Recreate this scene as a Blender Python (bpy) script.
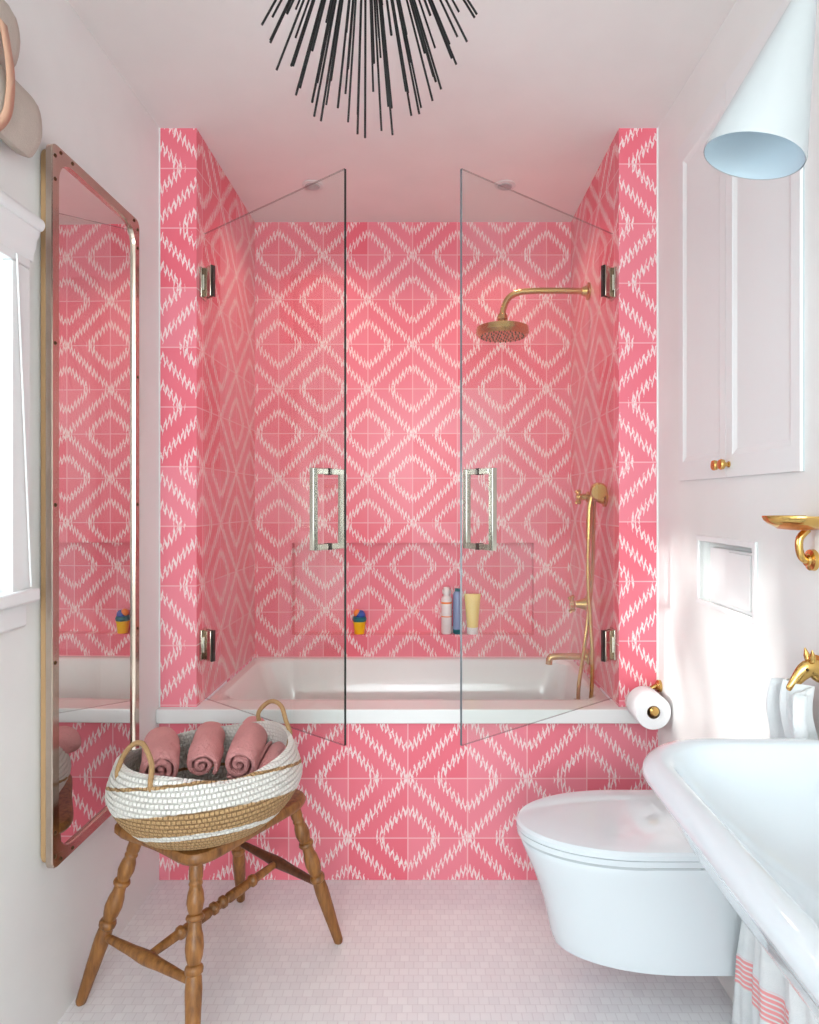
import bpy, bmesh, math, random
from mathutils import Vector, Matrix, noise
random.seed(7)
scn = bpy.context.scene
for o in list(bpy.data.objects): bpy.data.objects.remove(o)
C = scn.collection
PI = math.pi

# ------------------------------------------------------------------ camera
F_PX = 655.0
EYE = 1.277
cd = bpy.data.cameras.new('camera'); cam = bpy.data.objects.new('camera', cd); C.objects.link(cam)
cd.sensor_fit = 'VERTICAL'; cd.sensor_height = 24.0; cd.sensor_width = 19.2
cd.lens = F_PX/1024*24.0
cd.shift_x = (409.5-428)/1024; cd.shift_y = (502-512)/1024
cd.clip_start = 0.02
cam.location = (0, 0, EYE); cam.rotation_euler = (PI/2, 0, 0)
scn.camera = cam

# ------------------------------------------------------------------ look
vs = scn.view_settings
scn.display_settings.display_device = 'sRGB'
vs.view_transform = 'Standard'; vs.look = 'None'; vs.gamma = 1.0; vs.use_curve_mapping = False
vs.exposure = 0.17

# ------------------------------------------------------------------ world
w = bpy.data.worlds.new('world'); scn.world = w; w.use_nodes = True
bg = w.node_tree.nodes['Background']
bg.inputs[0].default_value = (0.80, 0.90, 1.0, 1); bg.inputs[1].default_value = 1.6

# ------------------------------------------------------------------ lights
def area(name, loc, rot, sx, sy, power, col, spread=None):
    l = bpy.data.lights.new(name, 'AREA'); l.shape = 'RECTANGLE'; l.size = sx; l.size_y = sy
    l.energy = power; l.color = col
    if spread: l.spread = spread
    o = bpy.data.objects.new(name, l); C.objects.link(o); o.location = loc; o.rotation_euler = rot
    return o
# daylight through the left window (just outside the glass, facing +X)
area('window_daylight', (-1.04, 1.0, 1.45), (0, -PI/2, 0), 0.78, 0.80, 8.6, (0.76, 0.90, 1.0))
# added fill light in an unseen opening behind the camera (facing +Y)
area('rear_fill_light', (-0.065, -2.86, 1.70), (PI/2, 0, 0), 1.40, 1.46, 62.0, (0.90, 0.985, 1.0))
# sun through the left window on to the right wall
sd = bpy.data.lights.new('sun', 'SUN'); sd.energy = 9.5; sd.angle = math.radians(3.5); sd.color = (1.0, 0.985, 0.96)
so = bpy.data.objects.new('sun', sd); C.objects.link(so)
SUN_DIR = Vector((1.685, 0.85, -0.60)).normalized()
so.rotation_euler = SUN_DIR.to_track_quat('-Z', 'Y').to_euler()
so.location = (-3, 0, 3)

# ------------------------------------------------------------------ materials
def s2l(c):
    def f(x):
        x /= 255.0
        return x/12.92 if x <= 0.04045 else ((x+0.055)/1.055)**2.4
    return (f(c[0]), f(c[1]), f(c[2]), 1)

class NT:
    def __init__(s, name):
        s.m = bpy.data.materials.new(name); s.m.use_nodes = True
        s.t = s.m.node_tree; s.n = s.t.nodes; s.b = s.n['Principled BSDF']; s.out = s.n['Material Output']
    def link(s, a, b): s.t.links.new(a, b)
    def setin(s, inp, v):
        if hasattr(v, 'links') or isinstance(v, bpy.types.NodeSocket): s.link(v, inp)
        else: inp.default_value = v
    def m_(s, op, a, b=None, c=None):
        n = s.n.new('ShaderNodeMath'); n.operation = op
        s.setin(n.inputs[0], a)
        if b is not None: s.setin(n.inputs[1], b)
        if c is not None: s.setin(n.inputs[2], c)
        return n.outputs[0]
    def add(s, a, b): return s.m_('ADD', a, b)
    def sub(s, a, b): return s.m_('SUBTRACT', a, b)
    def mul(s, a, b): return s.m_('MULTIPLY', a, b)
    def lt(s, a, th, soft):      # 1 where a < th
        n = s.n.new('ShaderNodeMapRange'); n.interpolation_type = 'SMOOTHSTEP'
        s.setin(n.inputs[0], a); n.inputs[1].default_value = th-soft; n.inputs[2].default_value = th+soft
        n.inputs[3].default_value = 1; n.inputs[4].default_value = 0
        return n.outputs[0]
    def mix(s, f, a, b, blend='MIX'):
        n = s.n.new('ShaderNodeMix'); n.data_type = 'RGBA'; n.blend_type = blend
        s.setin(n.inputs[0], f); s.setin(n.inputs[6], a); s.setin(n.inputs[7], b)
        return n.outputs[2]
    def coords(s, kind='Object'):
        n = s.n.new('ShaderNodeTexCoord'); return n.outputs[kind]
    def xyz(s, v):
        n = s.n.new('ShaderNodeSeparateXYZ'); s.link(v, n.inputs[0]); return n.outputs
    def comb(s, x, y, z=0.0):
        n = s.n.new('ShaderNodeCombineXYZ')
        for i, q in enumerate((x, y, z)): s.setin(n.inputs[i], q)
        return n.outputs[0]
    def noise(s, vec, scale, detail=2, rough=0.5):
        n = s.n.new('ShaderNodeTexNoise'); s.link(vec, n.inputs['Vector'])
        n.inputs['Scale'].default_value = scale; n.inputs['Detail'].default_value = detail
        n.inputs['Roughness'].default_value = rough
        return n.outputs[0]
    def bump(s, h, strength=0.3, dist=0.01):
        n = s.n.new('ShaderNodeBump'); n.inputs['Strength'].default_value = strength
        n.inputs['Distance'].default_value = dist; s.link(h, n.inputs['Height'])
        s.link(n.outputs[0], s.b.inputs['Normal']); return n
    def base(s, c): s.setin(s.b.inputs['Base Color'], c)
    def set(s, **k):
        for a, v in k.items(): s.b.inputs[a.replace('_', ' ')].default_value = v

def plain(name, rgb, rough=0.5, metal=0.0, var=0.04, scale=6.0, bump=0.0, bscale=60, coat=0.0):
    t = NT(name)
    co = t.coords()
    n = t.noise(co, scale, 3)
    c = s2l(rgb); d = tuple(x*(1-var*2) for x in c[:3])+(1,)
    t.base(t.mix(n, d, c))
    t.set(Roughness=rough, Metallic=metal)
    if coat: t.b.inputs['Coat Weight'].default_value = coat; t.b.inputs['Coat Roughness'].default_value = 0.05
    if bump: t.bump(t.noise(co, bscale, 3), bump, 0.004)
    return t.m

M = {}
M['plaster'] = plain('white_plaster', (244, 244, 242), 0.55, bump=0.05, bscale=18)
M['ceiling'] = plain('ceiling_paint', (244, 243, 240), 0.7, bump=0.04, bscale=14)
M['paint'] = plain('white_gloss_paint', (240, 241, 241), 0.5, var=0.01)
M['porcelain'] = plain('white_porcelain', (226, 233, 238), 0.08, var=0.01, coat=0.5)
M['enamel'] = plain('white_enamel', (236, 235, 234), 0.10, var=0.01, coat=0.3)
M['stone'] = plain('white_marble_ledge', (243, 243, 242), 0.2, var=0.02)
M['brass'] = plain('unlacquered_brass', (214, 172, 108), 0.24, 1.0, var=0.10, scale=25)
M['gold'] = plain('polished_brass', (226, 184, 110), 0.14, 1.0, var=0.08, scale=30)
M['copper'] = plain('orange_brass', (214, 138, 74), 0.3, 1.0, var=0.06, scale=30)
M['nickel'] = plain('polished_nickel', (206, 203, 190), 0.12, 1.0, var=0.04)
M['dark_gasket'] = plain('dark_rubber', (40, 32, 28), 0.6)
M['black_metal'] = plain('matte_black_metal', (18, 17, 18), 0.5, 0.3)
M['frame_metal'] = plain('aged_silver_frame', (206, 190, 176), 0.16, 1.0, var=0.10, scale=30)
M['backing'] = plain('raw_wood_edge', (190, 152, 108), 0.6, var=0.1)
M['dark_edge'] = plain('dark_bronze_edge', (84, 56, 30), 0.4, 0.6)
M['linen'] = plain('beige_linen', (206, 194, 182), 0.9, var=0.08, scale=30, bump=0.3, bscale=300)
M['leather'] = plain('tan_leather', (226, 178, 150), 0.5, var=0.06)
M['lamp_white'] = plain('white_lamp_enamel', (198, 202, 204), 0.35, var=0.01)
M['lamp_inside'] = plain('white_lamp_inside', (214, 232, 242), 0.5, var=0.01)
M['paper'] = plain('toilet_paper', (244, 244, 246), 0.95, var=0.02)
M['core'] = plain('cardboard', (120, 96, 76), 0.9)
M['seatgap'] = plain('gap_grey', (190, 198, 202), 0.5)  # grey standing in for shade in the toilet seat gap; also the carcass
M['yellow_plastic'] = plain('yellow_plastic', (250, 196, 20), 0.35, var=0.02)
M['teal_plastic'] = plain('teal_plastic', (14, 110, 118), 0.35, var=0.02)
M['blue_plastic'] = plain('blue_plastic', (30, 84, 170), 0.35, var=0.02)
M['orange_plastic'] = plain('orange_plastic', (244, 140, 60), 0.4, var=0.02)
M['bottle_white'] = plain('white_bottle', (240, 236, 234), 0.3, var=0.02)
M['bottle_blue'] = plain('blue_bottle', (140, 158, 196), 0.3, var=0.04)
M['tube_yellow'] = plain('yellow_tube', (244, 214, 120), 0.35, var=0.02)
M['spot'] = plain('grey_recessed_lens', (176, 180, 180), 0.3)
M['spot_trim'] = plain('white_trim_ring', (222, 222, 220), 0.4)
M['leaf'] = plain('outdoor_leaf', (88, 120, 70), 0.7)
M['ground'] = plain('pale_gravel', (190, 186, 176), 0.9)

def wood_mat(name, dark, light, rough=0.38):
    t = NT(name); co = t.coords()
    mp = t.n.new('ShaderNodeMapping'); t.link(co, mp.inputs[0]); mp.inputs['Scale'].default_value = (60, 60, 7)
    n = t.noise(mp.outputs[0], 1.4, 5, 0.6)
    n2 = t.noise(co, 9, 2)
    f = t.m_('ADD', t.mul(n, 0.8), t.mul(n2, 0.35))
    mr = t.n.new('ShaderNodeMapRange'); t.link(f, mr.inputs[0]); mr.inputs[1].default_value = 0.38; mr.inputs[2].default_value = 0.78
    t.base(t.mix(mr.outputs[0], s2l(dark), s2l(light)))
    t.set(Roughness=rough); t.bump(n, 0.12, 0.002)
    return t.m
M['wood'] = wood_mat('turned_wood', (96, 56, 22), (172, 116, 60))
M['wood_dark'] = wood_mat('dark_turned_wood', (62, 30, 16), (110, 62, 34))

# glass for panes (thin solid: fresnel reflection over a tinted see-through)
def pane_mat(name, tint, refl=1.0):
    t = NT(name); t.n.remove(t.b)
    fr = t.n.new('ShaderNodeFresnel'); ge = t.n.new('ShaderNodeNewGeometry')   # same reflectance on entry and exit of the thin pane
    t.link(t.add(1.45, t.mul(ge.outputs['Backfacing'], 1/1.45-1.45)), fr.inputs[0])
    tr = t.n.new('ShaderNodeBsdfTransparent'); tr.inputs[0].default_value = tint
    gl = t.n.new('ShaderNodeBsdfGlossy'); gl.inputs['Roughness'].default_value = 0.0; gl.inputs[0].default_value = (1, 1, 1, 1)
    mx = t.n.new('ShaderNodeMixShader')
    t.link(t.mul(fr.outputs[0], refl), mx.inputs[0]); t.link(tr.outputs[0], mx.inputs[1]); t.link(gl.outputs[0], mx.inputs[2])
    t.link(mx.outputs[0], t.out.inputs[0])
    return t.m
M['glass'] = pane_mat('shower_glass', (0.955, 0.975, 0.965, 1), 1.0)
M['window_glass'] = pane_mat('window_glass', (0.98, 0.99, 0.99, 1))
M['glass_side'] = pane_mat('glass_side', (0.55, 0.62, 0.60, 1))
M['glass_edge'] = plain('green_black_glass_edge', (26, 44, 40), 0.15)
M['glass_edge_light'] = plain('grey_glass_edge', (112, 120, 126), 0.15)
t = NT('mirror_silver'); t.base((0.86, 0.84, 0.83, 1)); t.set(Metallic=1.0, Roughness=0.0); M['mirror'] = t.m

# patterned cement tile: white feathered diamonds on coral pink
TS = 0.2015
def tile_mat(name, axis, u0, v0, flip=False):
    t = NT(name); co = t.coords(); X = t.xyz(co)
    u = t.m_('DIVIDE', t.sub(X[0] if axis == 'X' else X[1], u0), TS)
    v = t.m_('DIVIDE', t.sub(X[2], v0), TS)
    # small hand-made wobble
    wob = t.noise(co, 55, 2)
    ww = t.mul(t.sub(wob, 0.5), 0.07)
    def wrap(a): 
        n = t.n.new('ShaderNodeMath'); n.operation = 'WRAP'; t.setin(n.inputs[0], a); n.inputs[1].default_value = 1; n.inputs[2].default_value = -1
        return n.outputs[0]
    s = t.add(u, v); d = t.sub(u, v)
    A = wrap(s); B = wrap(d)
    s1 = wrap(t.sub(s, 1.0)); s2 = wrap(t.sub(d, 1.0))
    aA = t.m_('ABSOLUTE', A); aB = t.m_('ABSOLUTE', B)
    q = t.m_('POWER', t.add(t.m_('POWER', aA, 5.0), t.m_('POWER', aB, 5.0)), 0.2)
    q = t.sub(q, 0.53)
    tri = t.sub(t.mul(t.m_('PINGPONG', t.mul(t.add(u, t.mul(wob, 0.07)), 27.0), 1.0), 2.0), 1.0)
    amp = t.mul(tri, t.add(0.045, t.mul(t.noise(co, 130, 1), 0.078)))
    def band(x): return t.lt(t.m_('ABSOLUTE', t.add(t.add(x, ww), amp)), 0.048, 0.016)
    m = t.m_('MAXIMUM', t.m_('MAXIMUM', band(s1), band(s2)), band(q))
    # fade of the print in places
    m = t.mul(m, t.lt(t.noise(co, 90, 2), 0.66, 0.12))
    # per tile tone
    wn = t.n.new('ShaderNodeTexWhiteNoise'); wn.noise_dimensions = '3D'
    t.link(t.comb(t.m_('FLOOR', u), t.m_('FLOOR', v), 3.3), wn.inputs['Vector'])
    tone = wn.outputs[0]
    c = t.mix(tone, s2l((238, 100, 118)), s2l((243, 142, 156)))
    c = t.mix(t.mul(t.noise(co, 5, 3), 0.55), c, s2l((244, 146, 162)))
    c = t.mix(t.mul(m, 0.92), c, s2l((250, 232, 230)))
    gu = t.m_('ABSOLUTE', t.sub(t.m_('FRACT', t.add(u, 0.5)), 0.5)); gv = t.m_('ABSOLUTE', t.sub(t.m_('FRACT', t.add(v, 0.5)), 0.5))
    g = t.lt(t.m_('MINIMUM', gu, gv), 0.010, 0.004)
    c = t.mix(t.mul(g, 0.75), c, s2l((250, 196, 200)))
    t.base(c)
    t.set(Roughness=0.26); t.b.inputs['Specular IOR Level'].default_value = 0.3
    t.bump(t.sub(t.mul(t.noise(co, 9, 2), 0.5), t.mul(g, 0.6)), 0.10, 0.004)
    return t.m
M['tile_back'] = tile_mat('tile_back', 'X', -0.674, 2.392)
M['tile_front'] = tile_mat('tile_front_left', 'X', -0.934, 2.404)
M['tile_front_r'] = tile_mat('tile_front_right', 'X', 0.7885, 2.419)
M['tile_apron'] = tile_mat('tile_apron', 'X', -0.068-TS, 0.343)
M['tile_side'] = tile_mat('tile_side', 'Y', 2.27, 2.404)

# mosaic floor
t = NT('mosaic_floor'); co = t.coords(); X = t.xyz(co)
FS = 0.026
fv = t.m_('DIVIDE', X[1], FS); row = t.m_('FLOOR', fv)
fu = t.add(t.m_('DIVIDE', X[0], FS), t.mul(t.m_('MODULO', row, 2.0), 0.5))
gu = t.m_('ABSOLUTE', t.sub(t.m_('FRACT', fu), 0.5)); gv = t.m_('ABSOLUTE', t.sub(t.m_('FRACT', fv), 0.5))
g = t.lt(t.sub(0.5, t.m_('MAXIMUM', gu, gv)), 0.045, 0.02)
wn = t.n.new('ShaderNodeTexWhiteNoise'); t.link(t.comb(t.m_('FLOOR', fu), row, 1.0), wn.inputs['Vector'])
c = t.mix(wn.outputs[0], s2l((238, 236, 238)), s2l((244, 243, 244)))
c = t.mix(t.mul(g, 0.35), c, s2l((206, 198, 202)))
t.base(c); t.set(Roughness=0.33); t.bump(t.mul(g, -1.0), 0.25, 0.002)
M['floor'] = t.m

# woven basket: colour bands run on a slope round the body (basket-local coordinates)
BR = math.radians(35); BC = Vector((-.570, 1.703, .447))
t = NT('crochet_basket'); co = t.coords(); X = t.xyz(co)
RH = 0.0118
yw = t.add(t.mul(X[0], math.sin(BR)), t.mul(X[1], math.cos(BR)))
xw = t.sub(t.mul(X[0], math.cos(BR)), t.mul(X[1], math.sin(BR)))
row = t.m_('DIVIDE', t.sub(X[2], .004), RH)
zrow = t.mul(t.add(t.m_('FLOOR', row), 0.5), RH)
wv = t.sub(t.add(X[2], t.mul(yw, 0.27)), t.mul(xw, 0.10))
wv = t.add(wv, t.mul(t.sub(t.noise(co, 60, 1), 0.5), 0.006))
ang = t.m_('ARCTAN2', X[1], X[0])
st = t.m_('FRACT', t.add(t.mul(ang, 20.0), t.mul(t.m_('FLOOR', row), 0.5)))
dimp = t.m_('ABSOLUTE', t.sub(st, 0.5))
rowf = t.m_('ABSOLUTE', t.sub(t.m_('FRACT', row), 0.5))
b1 = t.lt(wv, 0.062, 0.002)
w1 = t.mul(t.lt(wv, 0.010, 0.001), t.sub(1.0, t.lt(wv, -0.003, 0.001)))
b2 = t.mul(t.lt(wv, 0.130, 0.001), t.sub(1.0, t.lt(wv, 0.122, 0.001)))
brown = t.m_('MAXIMUM', t.m_('SUBTRACT', b1, w1), b2)
nb_ = t.noise(co, 260, 2)
bc = t.mix(nb_, s2l((140, 98, 54)), s2l((226, 188, 138)))
wc = t.mix(t.noise(co, 160, 2), s2l((230, 224, 214)), s2l((250, 248, 243)))
c = t.mix(brown, wc, bc)
gap = t.m_('MAXIMUM', t.lt(dimp, 0.09, 0.08), t.lt(t.sub(0.5, rowf), 0.10, 0.07))
c = t.mix(t.mul(gap, t.add(0.16, t.mul(brown, 0.40))), c, s2l((112, 80, 50)))
t.base(c); t.set(Roughness=0.9)
t.bump(t.sub(t.mul(nb_, 0.3), gap), 0.9, 0.005)
M['basket'] = t.m
M['rope'] = plain('jute_rope', (190, 150, 104), 0.9, var=0.2, scale=200, bump=0.8, bscale=220)

def terry(name, rgb, var=0.12):
    t = NT(name); co = t.coords()
    n = t.noise(co, 420, 2); n2 = t.noise(co, 22, 3)
    c = s2l(rgb); d = tuple(x*(1-var*2) for x in c[:3])+(1,)
    t.base(t.mix(t.m_('ADD', t.mul(n, 0.6), t.mul(n2, 0.4)), d, c)); t.set(Roughness=1.0)
    t.b.inputs['Sheen Weight'].default_value = 0.1
    t.bump(t.add(n, t.add(t.mul(n2, 1.5), t.mul(t.noise(co, 90, 2), 1.5))), 0.9, 0.009)
    return t.m
M['pink_terry'] = terry('pink_terry', (255, 176, 174), 0.07)
# hand towel: white linen with pink stripe bands near the hem (bands in the towel's own height)
t = NT('striped_towel'); co = t.coords('UV'); X = t.xyz(co); co2 = t.coords()
zz = X[1]
bnd = t.mul(t.lt(zz, 0.205, 0.003), t.sub(1.0, t.lt(zz, 0.125, 0.003)))
fine = t.lt(t.m_('ABSOLUTE', t.sub(t.m_('FRACT', t.m_('DIVIDE', zz, 0.0135)), 0.5)), 0.33, 0.10)
f = t.mul(bnd, fine)
c = t.mix(t.noise(co2, 40, 2), s2l((226, 230, 232)), s2l((242, 243, 244)))
t.base(t.mix(t.mul(f, 0.85), c, s2l((250, 150, 150)))); t.set(Roughness=0.95)
t.bump(t.noise(co2, 350, 2), 0.35, 0.003)
M['hand_towel'] = t.m

# ------------------------------------------------------------------ mesh helpers
INV = {}
def thing(name, label, cat, loc=(0, 0, 0), rz=0.0, group=None):
    o = bpy.data.objects.new(name, None); C.objects.link(o); o.empty_display_size = 0.05
    o.location = loc; o.rotation_euler = (0, 0, rz)
    o['label'] = label; o['category'] = cat
    if group: o['group'] = group
    INV[o.name] = (Matrix.Translation(Vector(loc)) @ Matrix.Rotation(rz, 4, 'Z')).inverted()
    return o
def smooth_me(me, angle=35):
    me.polygons.foreach_set('use_smooth', [True]*len(me.polygons))
    bm = bmesh.new(); bm.from_mesh(me)
    a = math.radians(angle)
    for e in bm.edges:
        if len(e.link_faces) == 2:
            if e.calc_face_angle(0) > a: e.smooth = False
    bm.to_mesh(me); bm.free()
def obj(name, bm, mat, parent=None, world=True, smooth=True, bevel=0.0, seg=2, subsurf=0, label=None):
    """link one mesh object; verts given in world coordinates are moved into the parent's space"""
    if parent is not None and world and parent.name in INV: bm.transform(INV[parent.name])
    bmesh.ops.recalc_face_normals(bm, faces=bm.faces)
    me = bpy.data.meshes.new(name); bm.to_mesh(me); bm.free()
    mats = mat if isinstance(mat, (list, tuple)) else [mat]
    for m in mats: me.materials.append(m)
    if smooth: smooth_me(me)
    o = bpy.data.objects.new(name, me); C.objects.link(o)
    if parent is not None:
        o.parent = parent
        if parent.name in INV: INV[o.name] = INV[parent.name]
    if bevel:
        b = o.modifiers.new('bevel', 'BEVEL'); b.width = bevel; b.segments = seg; b.limit_method = 'ANGLE'; b.angle_limit = math.radians(40)
        b.harden_normals = False
    if subsurf:
        s = o.modifiers.new('subsurf', 'SUBSURF'); s.levels = subsurf; s.render_levels = subsurf
    if label: o['label'] = label
    return o
def tag(o, label, cat, group=None, kind=None):
    o['label'] = label; o['category'] = cat
    if group: o['group'] = group
    if kind: o['kind'] = kind
    return o
def struct(name, bm, mat, **k):
    o = obj(name, bm, mat, **k); o['kind'] = 'structure'
    return o
def box(bm, x0, x1, y0, y1, z0, z1, mi=0):
    vs_ = [bm.verts.new((x, y, z)) for x in (x0, x1) for y in (y0, y1) for z in (z0, z1)]
    for f in ((0, 1, 3, 2), (4, 6, 7, 5), (0, 4, 5, 1), (2, 3, 7, 6), (0, 2, 6, 4), (1, 5, 7, 3)):
        fc = bm.faces.new([vs_[i] for i in f]); fc.material_index = mi
    return bm
def nb(): return bmesh.new()
def frame_of(d):
    d = Vector(d).normalized()
    up = Vector((0, 0, 1)) if abs(d.z) < 0.95 else Vector((1, 0, 0))
    a = d.cross(up).normalized(); b = a.cross(d).normalized()
    return d, a, b
def lathe(bm, p0, p1, prof, n=20, cap=True, mi=0):
    """prof: list of (t along p0->p1, radius)"""
    p0 = Vector(p0); p1 = Vector(p1); d, a, b = frame_of(p1-p0)
    rings = []
    for t_, r in prof:
        c = p0.lerp(p1, t_)
        rings.append([bm.verts.new(c + (a*math.cos(2*PI*i/n) + b*math.sin(2*PI*i/n))*max(r, 1e-5)) for i in range(n)])
    for k in range(len(rings)-1):
        for i in range(n):
            f = bm.faces.new((rings[k][i], rings[k][(i+1) % n], rings[k+1][(i+1) % n], rings[k+1][i])); f.material_index = mi
    if cap:
        for r_ in (rings[0], rings[-1]):
            try: bm.faces.new(r_).material_index = mi
            except ValueError: pass
    return bm
def cyl(bm, p0, p1, r, n=20, r2=None, mi=0):
    return lathe(bm, p0, p1, [(0, r), (1, r if r2 is None else r2)], n, True, mi)
def spline(pts, n=8):
    P = [Vector(p) for p in pts]
    out = []
    for i in range(len(P)-1):
        p0 = P[max(i-1, 0)]; p1 = P[i]; p2 = P[i+1]; p3 = P[min(i+2, len(P)-1)]
        for k in range(n):
            t_ = k/n
            out.append(0.5*((2*p1)+(-p0+p2)*t_+(2*p0-5*p1+4*p2-p3)*t_*t_+(-p0+3*p1-3*p2+p3)*t_**3))
    out.append(P[-1]); return out
def tube(bm, pts, r, n=12, rad=None, cap=True):
    P = [Vector(p) for p in pts]; rings = []
    prev = None
    for i, p in enumerate(P):
        d = (P[min(i+1, len(P)-1)]-P[max(i-1, 0)]).normalized()
        if prev is None: _, a, b = frame_of(d)
        else:
            a = (prev-d*prev.dot(d)).normalized(); b = a.cross(d)
        prev = a; rr = rad[i] if rad else r
        b = a.cross(d)
        rings.append([bm.verts.new(p+(a*math.cos(2*PI*j/n)+b*math.sin(2*PI*j/n))*rr) for j in range(n)])
    for k in range(len(rings)-1):
        for i in range(n): bm.faces.new((rings[k][i], rings[k][(i+1) % n], rings[k+1][(i+1) % n], rings[k+1][i]))
    if cap: bm.faces.new(rings[0]); bm.faces.new(rings[-1])
    return bm
def prism(bm, pts, axis, a0, a1, mi=0):
    """polygon pts (2D) extruded along axis 0/1/2"""
    def mk(p, a):
        return {0: (a, p[0], p[1]), 1: (p[0], a, p[1]), 2: (p[0], p[1], a)}[axis]
    v0 = [bm.verts.new(mk(p, a0)) for p in pts]; v1 = [bm.verts.new(mk(p, a1)) for p in pts]
    bm.faces.new(v0).material_index = mi; bm.faces.new(v1).material_index = mi
    n = len(pts)
    for i in range(n): bm.faces.new((v0[i], v0[(i+1) % n], v1[(i+1) % n], v1[i])).material_index = mi
    return bm
def ringloft(bm, rings, closed_first=True, closed_last=True, wrap=True, mi=0):
    V = [[bm.verts.new(p) for p in r] for r in rings]
    n = len(V[0])
    for k in range(len(V)-1):
        for i in range(n if wrap else n-1):
            bm.faces.new((V[k][i], V[k][(i+1) % n], V[k+1][(i+1) % n], V[k+1][i])).material_index = mi
    if closed_first: bm.faces.new(V[0]).material_index = mi
    if closed_last: bm.faces.new(V[-1]).material_index = mi
    return V
def rrect(x0, x1, y0, y1, r, n=8):
    out = []
    for cx, cy, a0 in ((x1-r, y1-r, 0), (x0+r, y1-r, 90), (x0+r, y0+r, 180), (x1-r, y0+r, 270)):
        for k in range(n+1):
            a = math.radians(a0+90*k/n); out.append((cx+r*math.cos(a), cy+r*math.sin(a)))
    return out
def dup(root, loc, rz=0.0, label=None, group=None):
    r = root.copy(); C.objects.link(r); r.location = loc; r.rotation_euler = (0, 0, rz)
    if label: r['label'] = label
    if group: r['group'] = group
    for ch in list(root.children):
        c_ = ch.copy(); C.objects.link(c_); c_.parent = r
        for g_ in ch.children:
            d_ = g_.copy(); C.objects.link(d_); d_.parent = c_
    return r

# ------------------------------------------------------------------ room
XL, XR = -0.908, 0.777
YF, YB, YR = 2.213, 2.956, -2.80
ZC = 2.54
AL, AR = -0.782, 0.645           # inner faces of the alcove
WY0, WY1, WZ0, WZ1 = 0.55, 1.400, 1.085, 1.80      # left window hole
RX0, RX1, RZ0, RZ1 = -0.78, 0.65, 0.95, 2.45       # unseen rear opening, added for the fill light

struct('floor', box(nb(), XL-0.15, XR+0.15, YR-0.1, YF+0.12, -0.06, 0.0), M['floor'], smooth=False)
struct('ceiling', box(nb(), XL-0.15, XR+0.15, YR-0.1, YB+0.15, ZC, ZC+0.08), M['ceiling'], smooth=False)
bm = nb(); T = 0.12
box(bm, XL-T, XL, YR-0.1, WY0, 0, ZC); box(bm, XL-T, XL, WY1, YB+0.1, 0, ZC)
box(bm, XL-T, XL, WY0, WY1, 0, WZ0); box(bm, XL-T, XL, WY0, WY1, WZ1, ZC)
struct('wall_left', bm, M['plaster'], smooth=False)
NY0, NY1, NZ0, NZ1 = 1.55, 1.875, 0.995, 1.175      # recessed panel in the right wall
bm = nb(); T = 0.12
box(bm, XR, XR+T, YR-0.1, NY0, 0, ZC); box(bm, XR, XR+T, NY1, YB+0.1, 0, ZC)
box(bm, XR, XR+T, NY0, NY1, 0, NZ0); box(bm, XR, XR+T, NY0, NY1, NZ1, ZC)
box(bm, XR+0.03, XR+T, NY0, NY1, NZ0, NZ1)
struct('wall_right', bm, M['plaster'], smooth=False)
bm = nb()
box(bm, XL-0.1, RX0, YR-T, YR, 0, ZC); box(bm, RX1, XR+0.1, YR-T, YR, 0, ZC)
box(bm, RX0, RX1, YR-T, YR, 0, RZ0); box(bm, RX0, RX1, YR-T, YR, RZ1, ZC)
struct('wall_rear', bm, M['plaster'], smooth=False)
# alcove back wall with the long shelf niche
QX0, QX1, QZ0, QZ1, QD = -0.614, 0.478, 0.677, 1.092, 0.06
bm = nb()
box(bm, AL-0.15, QX0, YB, YB+0.14, 0, ZC); box(bm, QX1, AR+0.15, YB, YB+0.14, 0, ZC)
box(bm, QX0, QX1, YB, YB+0.14, 0, QZ0); box(bm, QX0, QX1, YB, YB+0.14, QZ1, ZC)
box(bm, QX0, QX1, YB+QD, YB+0.14, QZ0, QZ1)
struct('wall_back', bm, M['tile_back'], smooth=False)
# piers: front face and inner face have their own tile direction
ZL = 0.585
def pier(name, x0, x1, inner_is_hi, mf):
    bm = nb(); box(bm, x0, x1, YF, YB, ZL, ZC)
    for f in bm.faces:
        c = f.calc_center_median()
        if abs(c.y-YF) < 1e-4 or abs(c.y-YB) < 1e-4: f.material_index = 0
        else: f.material_index = 1
    return struct(name, bm, [mf, M['tile_side']], smooth=False)
pier('wall_alcove_left', XL, AL, True, M['tile_front'])
pier('wall_alcove_right', AR, XR, False, M['tile_front_r'])
struct('wall_tub_front', box(nb(), XL, XR, YF, YF+0.055, 0, 0.545), M['tile_apron'], smooth=False)
struct('trim_1', box(nb(), XL, XR, 2.183, 2.285, 0.537, ZL), M['stone'], bevel=0.004)
bm = nb()
box(bm, XL, XL+0.004, YF-0.003, YF+0.0, ZL, ZC)
box(bm, XR-0.005, XR, YF-0.003, YF+0.0, ZL, ZC)
struct('trim_2', bm, M['plaster'], smooth=False)

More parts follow.
